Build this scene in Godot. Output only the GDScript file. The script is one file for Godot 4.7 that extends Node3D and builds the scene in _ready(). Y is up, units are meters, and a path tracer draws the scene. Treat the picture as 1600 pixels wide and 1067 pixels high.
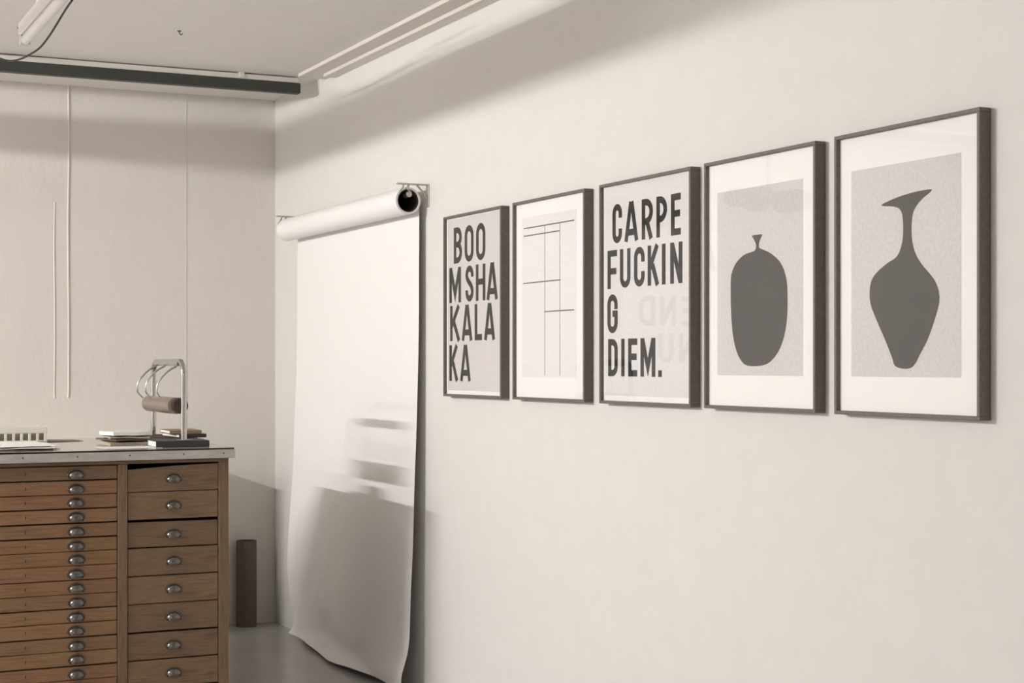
extends Node3D
# A corner of a print studio: white walls, five framed prints, a paper roll on the wall, a drawer chest.
# Axes: the wall with the prints is the plane x = 0, the back wall the plane z = BACK_Z, floor y = 0. Metres.

const BACK_Z := -7.546
const CEIL_Y := 2.655
const LEFT_X := -8.2
const FRONT_Z := 4.6

var M := {}
var used := {}

# ------------------------------------------------------------------ naming
func numbered(called: String) -> String:
	if not used.has(called):
		used[called] = 0
		return called
	used[called] += 1
	return "%s_%03d" % [called, used[called]]

func tag(o: Node, label := "", category := "", group := "", kind := "") -> Node:
	if label: o.set_meta("label", label)
	if category: o.set_meta("category", category)
	if group: o.set_meta("group", group)
	if kind: o.set_meta("kind", kind)
	return o

func thing(called: String, at: Vector3, turn: float, label: String, category: String, group := "") -> Node3D:
	var o := Node3D.new()
	o.name = numbered(called)
	add_child(o)
	o.position = at
	o.rotation.y = turn
	tag(o, label, category, group)
	return o

func obj(called: String, st: SurfaceTool, m: Material, parent: Node = self) -> MeshInstance3D:
	return shown(called, st.commit(), m, parent)

func shown(called: String, mesh: Mesh, m: Material, parent: Node = self) -> MeshInstance3D:
	var o := MeshInstance3D.new()
	o.mesh = mesh
	o.material_override = m
	o.name = numbered(called) if parent == self else called
	parent.add_child(o, true)
	return o

func struct(called: String, st: SurfaceTool, m: Material) -> MeshInstance3D:
	var o := obj(called, st, m)
	o.set_meta("kind", "structure")
	return o

# ------------------------------------------------------------------ shapes
func begin() -> SurfaceTool:
	var st := SurfaceTool.new()
	st.begin(Mesh.PRIMITIVE_TRIANGLES)
	return st

func tri(st: SurfaceTool, a: Vector3, b: Vector3, c: Vector3, na: Vector3, nb: Vector3, nc: Vector3) -> void:
	if (c - a).cross(b - a).dot(na + nb + nc) < 0.0:
		var t := b; b = c; c = t
		t = nb; nb = nc; nc = t
	for k in 3:
		st.set_normal([na, nb, nc][k])
		st.add_vertex([a, b, c][k])

func flat(st: SurfaceTool, pts: Array, out: Vector3) -> void:
	var n: Vector3 = (pts[2] - pts[0]).cross(pts[1] - pts[0]).normalized()
	if n.dot(out) < 0.0: n = -n
	for k in range(1, pts.size() - 1):
		tri(st, pts[0], pts[k], pts[k + 1], n, n, n)

func box(st: SurfaceTool, c: Vector3, s: Vector3, bev := 0.0, turn := Basis.IDENTITY) -> void:
	var h := s / 2.0
	var e := minf(bev, minf(h.x, minf(h.y, h.z)) * 0.9)
	var ax := [Vector3.RIGHT, Vector3.UP, Vector3.BACK]
	for k in 3:
		var u: Vector3 = ax[(k + 1) % 3]
		var v: Vector3 = ax[(k + 2) % 3]
		var hu: float = h[(k + 1) % 3] - e
		var hv: float = h[(k + 2) % 3] - e
		for d in [-1.0, 1.0]:
			var o: Vector3 = ax[k] * h[k] * d
			flat(st, [c + turn * (o + u * hu + v * hv), c + turn * (o + u * hu - v * hv), c + turn * (o - u * hu - v * hv), c + turn * (o - u * hu + v * hv)], turn * ax[k] * d)
	if e <= 0.0:
		return
	for k in 3:
		var w: Vector3 = ax[k]
		var i := (k + 1) % 3
		var j := (k + 2) % 3
		for a in [-1.0, 1.0]:
			for b in [-1.0, 1.0]:
				var p: Vector3 = ax[i] * h[i] * a + ax[j] * (h[j] - e) * b
				var q: Vector3 = ax[i] * (h[i] - e) * a + ax[j] * h[j] * b
				var l: Vector3 = w * (h[k] - e)
				flat(st, [c + turn * (p + l), c + turn * (q + l), c + turn * (q - l), c + turn * (p - l)], turn * (ax[i] * a + ax[j] * b))
	for a in [-1.0, 1.0]:
		for b in [-1.0, 1.0]:
			for d in [-1.0, 1.0]:
				var g := Vector3(a, b, d)
				flat(st, [c + turn * (g * Vector3(h.x, h.y - e, h.z - e)), c + turn * (g * Vector3(h.x - e, h.y, h.z - e)), c + turn * (g * Vector3(h.x - e, h.y - e, h.z))], turn * g)

func slab(a: Vector3, b: Vector3, bev := 0.0) -> SurfaceTool:
	var st := begin()
	box(st, (a + b) / 2.0, (b - a).abs(), bev)
	return st

func frame_of(t: Vector3) -> Array:
	var r := Vector3.UP if absf(t.y) < 0.9 else Vector3.RIGHT
	var u := r.cross(t).normalized()
	return [u, t.cross(u).normalized()]

func cyl(st: SurfaceTool, a: Vector3, b: Vector3, ra: float, rb: float, n := 24, cap_a := true, cap_b := true) -> void:
	var t := (b - a).normalized()
	var f := frame_of(t)
	for k in n:
		var d0: Vector3 = f[0] * cos(TAU * k / n) + f[1] * sin(TAU * k / n)
		var d1: Vector3 = f[0] * cos(TAU * (k + 1) / n) + f[1] * sin(TAU * (k + 1) / n)
		tri(st, a + d0 * ra, b + d0 * rb, b + d1 * rb, d0, d0, d1)
		tri(st, a + d0 * ra, b + d1 * rb, a + d1 * ra, d0, d1, d1)
		if cap_a: tri(st, a, a + d0 * ra, a + d1 * ra, -t, -t, -t)
		if cap_b: tri(st, b, b + d0 * rb, b + d1 * rb, t, t, t)

func pipe(st: SurfaceTool, a: Vector3, b: Vector3, r_out: float, r_in: float, n := 40) -> void:
	var t := (b - a).normalized()
	var f := frame_of(t)
	for k in n:
		var d0: Vector3 = f[0] * cos(TAU * k / n) + f[1] * sin(TAU * k / n)
		var d1: Vector3 = f[0] * cos(TAU * (k + 1) / n) + f[1] * sin(TAU * (k + 1) / n)
		for w in [[r_out, 1.0], [r_in, -1.0]]:
			var r: float = w[0]
			var s: float = w[1]
			tri(st, a + d0 * r, b + d0 * r, b + d1 * r, d0 * s, d0 * s, d1 * s)
			tri(st, a + d0 * r, b + d1 * r, a + d1 * r, d0 * s, d1 * s, d1 * s)
		for e in [[a, -t], [b, t]]:
			flat(st, [e[0] + d0 * r_in, e[0] + d0 * r_out, e[0] + d1 * r_out, e[0] + d1 * r_in], e[1])

func sweep(st: SurfaceTool, pts: Array, r: float, n := 10) -> void:
	var rings := []
	var u := Vector3.ZERO
	for i in pts.size():
		var t: Vector3 = (pts[mini(i + 1, pts.size() - 1)] - pts[maxi(i - 1, 0)]).normalized()
		if i == 0: u = frame_of(t)[0]
		u = (u - t * u.dot(t)).normalized()
		var v := t.cross(u)
		var ring := []
		for k in n:
			ring.append(u * cos(TAU * k / n) + v * sin(TAU * k / n))
		rings.append(ring)
	for i in pts.size() - 1:
		for k in n:
			var a: Vector3 = rings[i][k]
			var b: Vector3 = rings[i + 1][k]
			var c: Vector3 = rings[i + 1][(k + 1) % n]
			var d: Vector3 = rings[i][(k + 1) % n]
			tri(st, pts[i] + a * r, pts[i + 1] + b * r, pts[i + 1] + c * r, a, b, c)
			tri(st, pts[i] + a * r, pts[i + 1] + c * r, pts[i] + d * r, a, c, d)
	for e in [0, pts.size() - 1]:
		var out: Vector3 = (pts[0] - pts[1]) if e == 0 else (pts[e] - pts[e - 1])
		for k in range(1, n - 1):
			flat(st, [pts[e] + rings[e][0] * r, pts[e] + rings[e][k] * r, pts[e] + rings[e][k + 1] * r], out)

func smooth_path(pts: Array, n: int) -> Array:
	var c := Curve3D.new()
	for i in pts.size():
		var t: Vector3 = (pts[mini(i + 1, pts.size() - 1)] - pts[maxi(i - 1, 0)]) / 6.0
		c.add_point(pts[i], -t, t)
	var out := []
	for k in n + 1:
		out.append(c.sample_baked(c.get_baked_length() * k / n, true))
	return out

func poly_plate(st: SurfaceTool, pts: PackedVector2Array, x: float) -> void:
	# a flat printed outline in the plane x, given as (along +z, up)
	var idx := Geometry2D.triangulate_polygon(pts)
	for k in range(0, idx.size(), 3):
		var p := []
		for j in 3:
			p.append(Vector3(x, pts[idx[k + j]].y, pts[idx[k + j]].x))
		flat(st, p, Vector3.LEFT)

# ------------------------------------------------------------------ materials
func mat(called: String, c: Color, rough := 0.8, metal := 0.0) -> StandardMaterial3D:
	var m := StandardMaterial3D.new()
	m.resource_name = called
	m.albedo_color = c
	m.roughness = rough
	m.metallic = metal
	m.cull_mode = BaseMaterial3D.CULL_DISABLED
	M[called] = m
	return m

func noise(sd: int, freq: float, oct := 4) -> FastNoiseLite:
	var f := FastNoiseLite.new()
	f.seed = sd
	f.noise_type = FastNoiseLite.TYPE_SIMPLEX_SMOOTH
	f.frequency = freq
	f.fractal_octaves = oct
	return f

func noise_tex(sd: int, freq: float, oct: int, stops: Array, size := 512) -> NoiseTexture2D:
	var t := NoiseTexture2D.new()
	t.width = size
	t.height = size
	t.seamless = true
	t.noise = noise(sd, freq, oct)
	if stops:
		var g := Gradient.new()
		g.offsets = PackedFloat32Array(stops.map(func(s): return s[0]))
		g.colors = PackedColorArray(stops.map(func(s): return s[1]))
		t.color_ramp = g
	return t

func grained(m: StandardMaterial3D, tex: Texture2D, scale: Vector3, bump := 0.0, bump_tex: Texture2D = null) -> void:
	m.uv1_triplanar = true
	m.uv1_world_triplanar = true
	m.uv1_scale = scale
	m.albedo_texture = tex
	if bump > 0.0:
		m.heightmap_enabled = true
		m.heightmap_texture = bump_tex if bump_tex else tex
		m.heightmap_scale = bump

func grey(v: float) -> Color:
	return Color(v, v, v)

func materials() -> void:
	var mottled := noise_tex(3, 0.012, 5, [[0.0, grey(0.985)], [1.0, grey(1.0)]])
	var rough_bump := noise_tex(5, 0.03, 5, [])
	grained(mat("wall_white", Color(0.885, 0.872, 0.86), 0.75), mottled, Vector3(1.1, 1.1, 1.1), 0.02, rough_bump)
	grained(mat("wall_cream", Color(0.90, 0.88, 0.848), 0.7), mottled, Vector3(1.6, 0.7, 1.6), 0.06, rough_bump)
	grained(mat("ceiling_white", Color(0.93, 0.915, 0.90), 0.85), mottled, Vector3(0.8, 0.8, 0.8), 0.04, rough_bump)
	grained(mat("floor_grey", Color(0.69, 0.675, 0.665), 0.22), noise_tex(8, 0.01, 5, [[0.0, grey(0.96)], [1.0, grey(1.0)]]), Vector3(0.9, 0.9, 0.9))
	mat("gloss_white", Color(0.90, 0.89, 0.87), 0.45)
	mat("trim_white", Color(0.87, 0.85, 0.82), 0.6)
	mat("rail_dark", Color(0.235, 0.24, 0.225), 0.5)
	mat("black_cable", Color(0.07, 0.06, 0.06), 0.55)
	mat("tube_unlit", Color(0.96, 0.95, 0.94), 0.25)
	var lit := mat("tube_lit", Color(0.96, 0.95, 0.94), 0.3)
	lit.emission_enabled = true
	lit.emission = Color(1.0, 0.96, 0.91)
	lit.emission_energy_multiplier = 3.0
	# frames and prints
	grained(mat("frame_wood", Color(0.45, 0.415, 0.385), 0.55), noise_tex(11, 0.02, 4, [[0.2, grey(0.92)], [0.8, grey(1.0)]]), Vector3(6, 6, 6))
	mat("mat_board", Color(0.965, 0.955, 0.95), 0.8)
	grained(mat("print_grey", Color(0.86, 0.843, 0.838), 0.85), noise_tex(12, 0.05, 5, [[0.1, grey(0.95)], [0.9, grey(1.0)]]), Vector3(3, 3, 3))
	grained(mat("print_pale", Color(0.90, 0.885, 0.88), 0.85), noise_tex(13, 0.05, 5, [[0.1, grey(0.96)], [0.9, grey(1.0)]]), Vector3(3, 3, 3))
	grained(mat("ink_black", Color(0.085, 0.072, 0.068), 0.9), noise_tex(14, 0.12, 4, [[0.1, grey(0.75)], [0.8, grey(1.0)]]), Vector3(4, 4, 4))
	grained(mat("ink_charcoal", Color(0.285, 0.268, 0.265), 0.8), noise_tex(15, 0.06, 4, [[0.1, grey(0.88)], [0.8, grey(1.0)]]), Vector3(4, 4, 4))
	grained(mat("print_faint", Color(0.935, 0.922, 0.918), 0.85), noise_tex(16, 0.05, 5, [[0.1, grey(0.965)], [0.9, grey(1.0)]]), Vector3(3, 3, 3))
	mat("ink_line", Color(0.36, 0.335, 0.335), 0.8)
	mat("ink_thin", Color(0.60, 0.575, 0.575), 0.8)
	var g := mat("pane", Color(0.3, 0.33, 0.32, 0.003), 0.02)
	g.transparency = BaseMaterial3D.TRANSPARENCY_ALPHA
	# paper
	var pb := noise_tex(21, 0.01, 4, [])
	var paper := mat("white_paper", Color(0.945, 0.935, 0.93), 0.7)
	paper.uv1_triplanar = true
	paper.uv1_scale = Vector3(1.2, 1.2, 1.2)
	paper.heightmap_enabled = true
	paper.heightmap_texture = pb
	paper.heightmap_scale = 0.25
	mat("core_card", Color(0.22, 0.19, 0.18), 0.9)
	mat("sheet_paper", Color(0.94, 0.93, 0.915), 0.75)
	mat("news_paper", Color(0.66, 0.61, 0.54), 0.85)
	mat("tan_card", Color(0.60, 0.52, 0.40), 0.8)
	mat("dark_cover", Color(0.24, 0.225, 0.22), 0.5)
	mat("brown_cover", Color(0.36, 0.30, 0.25), 0.7)
	grained(mat("tube_card", Color(0.43, 0.385, 0.355), 0.8), noise_tex(23, 0.03, 3, [[0.0, grey(0.86)], [1.0, grey(1.0)]]), Vector3(3, 1, 3))
	# chest
	var ramp := [[0.0, Color(0.80, 0.77, 0.74)], [0.35, Color(0.93, 0.91, 0.89)], [0.6, Color(1, 1, 1)], [1.0, Color(0.87, 0.85, 0.83)]]
	var grain := noise_tex(31, 0.02, 5, ramp)
	var tones := [Color(0.57, 0.435, 0.305), Color(0.59, 0.455, 0.325), Color(0.555, 0.43, 0.31), Color(0.58, 0.435, 0.315)]
	for k in 4:
		grained(mat("oak_%d" % k, tones[k], 0.5), grain, Vector3(0.55, 9.0, 0.55), 0.05)
	var olive := [Color(0.495, 0.40, 0.305), Color(0.52, 0.42, 0.315), Color(0.485, 0.395, 0.30)]
	for k in 3:
		grained(mat("walnut_%d" % k, olive[k], 0.5), grain, Vector3(0.6, 7.0, 0.6), 0.05)
	grained(mat("stile_wood", Color(0.50, 0.405, 0.31), 0.55), grain, Vector3(9.0, 0.6, 9.0), 0.05)
	grained(mat("zinc", Color(0.79, 0.775, 0.75), 0.5, 0.2), noise_tex(34, 0.02, 4, [[0.1, grey(0.9)], [0.9, grey(1.0)]]), Vector3(1, 3, 1))
	mat("glass_top", Color(0.72, 0.70, 0.66), 0.12)
	mat("glass_edge", Color(0.10, 0.115, 0.105), 0.2)
	mat("pull_metal", Color(0.44, 0.425, 0.41), 0.25, 0.85)
	mat("screw_dark", Color(0.24, 0.19, 0.15), 0.6)
	mat("chrome", Color(0.74, 0.73, 0.72), 0.12, 1.0)
	mat("roll_metal", Color(0.62, 0.57, 0.52), 0.3, 0.85)
	mat("knob_brown", Color(0.25, 0.17, 0.15), 0.5)
	mat("bracket_metal", Color(0.74, 0.71, 0.68), 0.35, 0.7)
	mat("plastic_white", Color(0.92, 0.91, 0.88), 0.4)
	mat("plastic_grey", Color(0.70, 0.68, 0.65), 0.5)
	mat("lamp_grey", Color(0.40, 0.39, 0.385), 0.7)

# ------------------------------------------------------------------ lamps
# a hanging batten with one or two fluorescent tubes under it; only the lit ones carry lights
func batten(x: float, y_low: float, z0: float, z1: float, lit: bool, energy: float, label: String, apart := 0.031) -> void:
	var zc := (z0 + z1) / 2.0
	var len := z1 - z0
	var t := thing("fluorescent_fixture", Vector3(x, y_low, zc), 0.0, label, "ceiling light", "hanging fluorescent fixtures")
	var st := begin()
	box(st, Vector3(0, 0.057, 0), Vector3(apart * 2.0 + 0.040, 0.046, len), 0.004)
	obj("housing", st, M.gloss_white, t)
	for s in [-1.0, 1.0]:
		st = begin()
		cyl(st, Vector3(0, 0.079, s * len * 0.36), Vector3(0, CEIL_Y - y_low, s * len * 0.36), 0.005, 0.005, 10)
		obj("hanging_rod", st, M.gloss_white, t)
	for s in ([-1.0, 1.0] if apart > 0.0 else [0.0]):
		st = begin()
		cyl(st, Vector3(s * apart, 0.018, -len / 2.0 + 0.03), Vector3(s * apart, 0.018, len / 2.0 - 0.03), 0.0165, 0.0165, 20)
		obj("light_tube", st, M.tube_lit if lit else M.tube_unlit, t)
		st = begin()
		box(st, Vector3(s * apart, 0.017, -len / 2.0 + 0.017), Vector3(0.036, 0.034, 0.026), 0.003)
		obj("tube_holder", st, M.gloss_white, t)
		st = begin()
		box(st, Vector3(s * apart, 0.017, len / 2.0 - 0.017), Vector3(0.036, 0.034, 0.026), 0.003)
		obj("tube_holder", st, M.gloss_white, t)
		if lit:
			var a := AreaLight3D.new()
			a.name = "fluorescent_light"
			t.add_child(a, true)
			a.area_size = Vector2(len - 0.06, 0.036)
			a.light_energy = energy
			a.light_color = Color(1.0, 0.993, 0.985)
			a.shadow_enabled = true
			a.area_range = 30.0
			a.area_attenuation = 2.0
			# its face turned out to the side and a little down; the long side lies along z
			var out := Vector3(s * 0.97, -0.24, 0).normalized()
			a.transform = Transform3D(Basis(Vector3(0, 0, s), out.cross(Vector3(0, 0, s)) * -1.0, -out), Vector3(s * apart, 0.018, 0) + out * 0.019)

# ------------------------------------------------------------------ lettering
func arc(c: Vector2, r: Vector2, a0: float, a1: float, n := 10) -> Array:
	var out := []
	for k in n + 1:
		var a := deg_to_rad(a0 + (a1 - a0) * k / n)
		out.append(c + Vector2(cos(a) * r.x, sin(a) * r.y))
	return out

# strokes of one capital as centre lines in a box w x h with stroke t: [closed, points]
func strokes(ch: String, w: float, h: float, t: float) -> Array:
	var a := t / 2.0
	var l := a
	var r := w - a
	var b := a
	var u := h - a
	var rx := (r - l) / 2.0
	var ry := rx * 1.05
	var cx := w / 2.0
	var m := h * 0.52
	var open := h * 0.12
	match ch:
		"O": return [[true, arc(Vector2(cx, u - ry), Vector2(rx, ry), 0, 180) + arc(Vector2(cx, b + ry), Vector2(rx, ry), 180, 360)]]
		"C": return [[false, [Vector2(r, u - ry - open)] + arc(Vector2(cx, u - ry), Vector2(rx, ry), 0, 180) + arc(Vector2(cx, b + ry), Vector2(rx, ry), 180, 360) + [Vector2(r, b + ry + open)]]]
		"G": return [[false, [Vector2(r, u - ry - open)] + arc(Vector2(cx, u - ry), Vector2(rx, ry), 0, 180) + arc(Vector2(cx, b + ry), Vector2(rx, ry), 180, 360) + [Vector2(r, h * 0.5), Vector2(cx, h * 0.5)]]]
		"U": return [[false, [Vector2(l, h)] + arc(Vector2(cx, b + ry), Vector2(rx, ry), 180, 360) + [Vector2(r, h)]]]
		"D": return [[true, [Vector2(l, b)] + arc(Vector2(r - rx * 1.2, b + ry * 1.1), Vector2(rx * 1.2, ry * 1.1), 270, 360) + arc(Vector2(r - rx * 1.2, u - ry * 1.1), Vector2(rx * 1.2, ry * 1.1), 0, 90) + [Vector2(l, u)]]]
		"B":
			var k := (u - m) / 2.0
			var j := (m - b) / 2.0
			return [[true, [Vector2(l, m)] + arc(Vector2(r - j, b + j), Vector2(j, j), 90, -90) + [Vector2(l, b)]], [true, [Vector2(l, m)] + arc(Vector2(r - k - t * 0.1, m + k), Vector2(k, k), -90, 90) + [Vector2(l, u)]]]
		"P", "R":
			var pm := h * 0.44
			var k := (u - pm) / 2.0
			var out := [[false, [Vector2(l, 0), Vector2(l, u)] + arc(Vector2(r - k, pm + k), Vector2(k, k), 90, -90) + [Vector2(l, pm)]]]
			if ch == "R": out.append([false, [Vector2(cx - t * 0.1, pm), Vector2(r, 0)]])
			return out
		"E": return [[false, [Vector2(w, u), Vector2(l, u), Vector2(l, b), Vector2(w, b)]], [false, [Vector2(l, m), Vector2(w * 0.93, m)]]]
		"F": return [[false, [Vector2(w, u), Vector2(l, u), Vector2(l, 0)]], [false, [Vector2(l, m - t * 0.4), Vector2(w * 0.93, m - t * 0.4)]]]
		"L": return [[false, [Vector2(l, h), Vector2(l, b), Vector2(w, b)]]]
		"H": return [[false, [Vector2(l, 0), Vector2(l, h)]], [false, [Vector2(r, 0), Vector2(r, h)]], [false, [Vector2(l, m), Vector2(r, m)]]]
		"I": return [[false, [Vector2(cx, 0), Vector2(cx, h)]]]
		"K": return [[false, [Vector2(l, 0), Vector2(l, h)]], [false, [Vector2(l, h * 0.40), Vector2(r - t * 0.1, h)]], [false, [Vector2(l + w * 0.27, h * 0.52), Vector2(r, 0)]]]
		"M": return [[false, [Vector2(l, 0), Vector2(l, h)]], [false, [Vector2(r, 0), Vector2(r, h)]], [false, [Vector2(l + t * 0.1, h - t * 0.1), Vector2(cx, h * 0.24), Vector2(r - t * 0.1, h - t * 0.1)]]]
		"N": return [[false, [Vector2(l, 0), Vector2(l, h)]], [false, [Vector2(r, 0), Vector2(r, h)]], [false, [Vector2(l + t * 0.1, h - t * 0.3), Vector2(r - t * 0.1, t * 0.3)]]]
		"A": return [[false, [Vector2(l - t * 0.05, 0), Vector2(cx - t * 0.12, h)]], [false, [Vector2(r + t * 0.05, 0), Vector2(cx + t * 0.12, h)]], [false, [Vector2(l + w * 0.14, h * 0.23), Vector2(r - w * 0.14, h * 0.23)]]]
		"S":
			var p := [Vector2(r, u - ry - open * 0.4)] + arc(Vector2(cx, u - ry), Vector2(rx, ry), 0, 180)
			for k in range(1, 10):
				var q := k / 10.0
				p.append(Vector2(l, u - ry).bezier_interpolate(Vector2(l, h * 0.55), Vector2(r, h * 0.5), Vector2(r, b + ry), q))
			return [[false, p + arc(Vector2(cx, b + ry), Vector2(rx, ry), 0, -180) + [Vector2(l, b + ry + open * 0.4)]]]
		".": return [[false, [Vector2(0, t / 2.0), Vector2(w, t / 2.0)]]]
	return []

# one capital as flat print facing -x (dir = +z to the right) or +z (dir = +x to the right)
func letter(ch: String, w: float, h: float, t: float, right: Vector3, face: Vector3) -> Mesh:
	var st := begin()
	var lift := 0.0
	for s in strokes(ch, w, h, t):
		var p: Array = s[1]
		var n := p.size()
		var sides := []
		for i in n:
			var d0: Vector2 = p[i] - p[i - 1] if i > 0 or s[0] else p[1] - p[0]
			var d1: Vector2 = p[(i + 1) % n] - p[i] if i < n - 1 or s[0] else p[n - 1] - p[n - 2]
			if d0.length() < 1e-6: d0 = d1
			if d1.length() < 1e-6: d1 = d0
			var n0 := d0.normalized().orthogonal()
			var n1 := d1.normalized().orthogonal()
			var mid := (n0 + n1).normalized()
			sides.append(mid * (t / 2.0) / maxf(mid.dot(n0), 0.35))
		for i in (n if s[0] else n - 1):
			var j := (i + 1) % n
			var q := []
			for c in [p[i] + sides[i], p[j] + sides[j], p[j] - sides[j], p[i] - sides[i]]:
				q.append(right * c.x + Vector3.UP * c.y + face * lift)
			if (q[1] - q[0]).cross(q[2] - q[0]).length() > 1e-12 or (q[2] - q[0]).cross(q[3] - q[0]).length() > 1e-12:
				flat(st, q, face)
		lift += 0.00006
	return st.commit()

# ------------------------------------------------------------------ framed prints
const PROUD := 0.034       # how far the frames stand off the wall
const FRAME_Y := 1.19
const FRAME_H := 0.686

func framed(z_left: float, wide: float, label: String) -> Node3D:
	var t := thing("framed_print", Vector3(0, FRAME_Y, z_left), 0.0, label, "framed print", "row of framed prints on the white wall")
	var bar := 0.0095
	for y in [0.0, FRAME_H - bar]:
		obj("frame_rail", slab(Vector3(-PROUD, y, 0), Vector3(-0.001, y + bar, wide), 0.0012), M.frame_wood, t)
	for z in [0.0, wide - bar]:
		obj("frame_rail", slab(Vector3(-PROUD, bar, z), Vector3(-0.001, FRAME_H - bar, z + bar), 0.0012), M.frame_wood, t)
	obj("mat_board", slab(Vector3(-PROUD + 0.012, bar, bar), Vector3(-0.004, FRAME_H - bar, wide - bar)), M.mat_board, t)
	obj("glass_pane", slab_plane(-PROUD + 0.006, bar, FRAME_H - bar, bar, wide - bar), M.pane, t)
	return t

func slab_plane(x: float, y0: float, y1: float, z0: float, z1: float) -> SurfaceTool:
	var st := begin()
	flat(st, [Vector3(x, y0, z0), Vector3(x, y1, z0), Vector3(x, y1, z1), Vector3(x, y0, z1)], Vector3.LEFT)
	return st

const PRINT_X := -0.0222    # face of the mat board
func print_sheet(t: Node3D, z0: float, z1: float, y0: float, y1: float, m: Material) -> MeshInstance3D:
	return obj("print", slab(Vector3(PRINT_X - 0.0004, y0, z0), Vector3(PRINT_X, y1, z1)), m, t)

func text_row(parent: Node3D, row: Array, y0: float, y1: float, t: float) -> void:
	for c in row:
		var o := shown("letter", letter(c[0], c[2] - c[1], y1 - y0, t, Vector3.BACK, Vector3.LEFT), M.ink_black, parent)
		o.position = Vector3(PRINT_X - 0.0007, y0, c[1])

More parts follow.
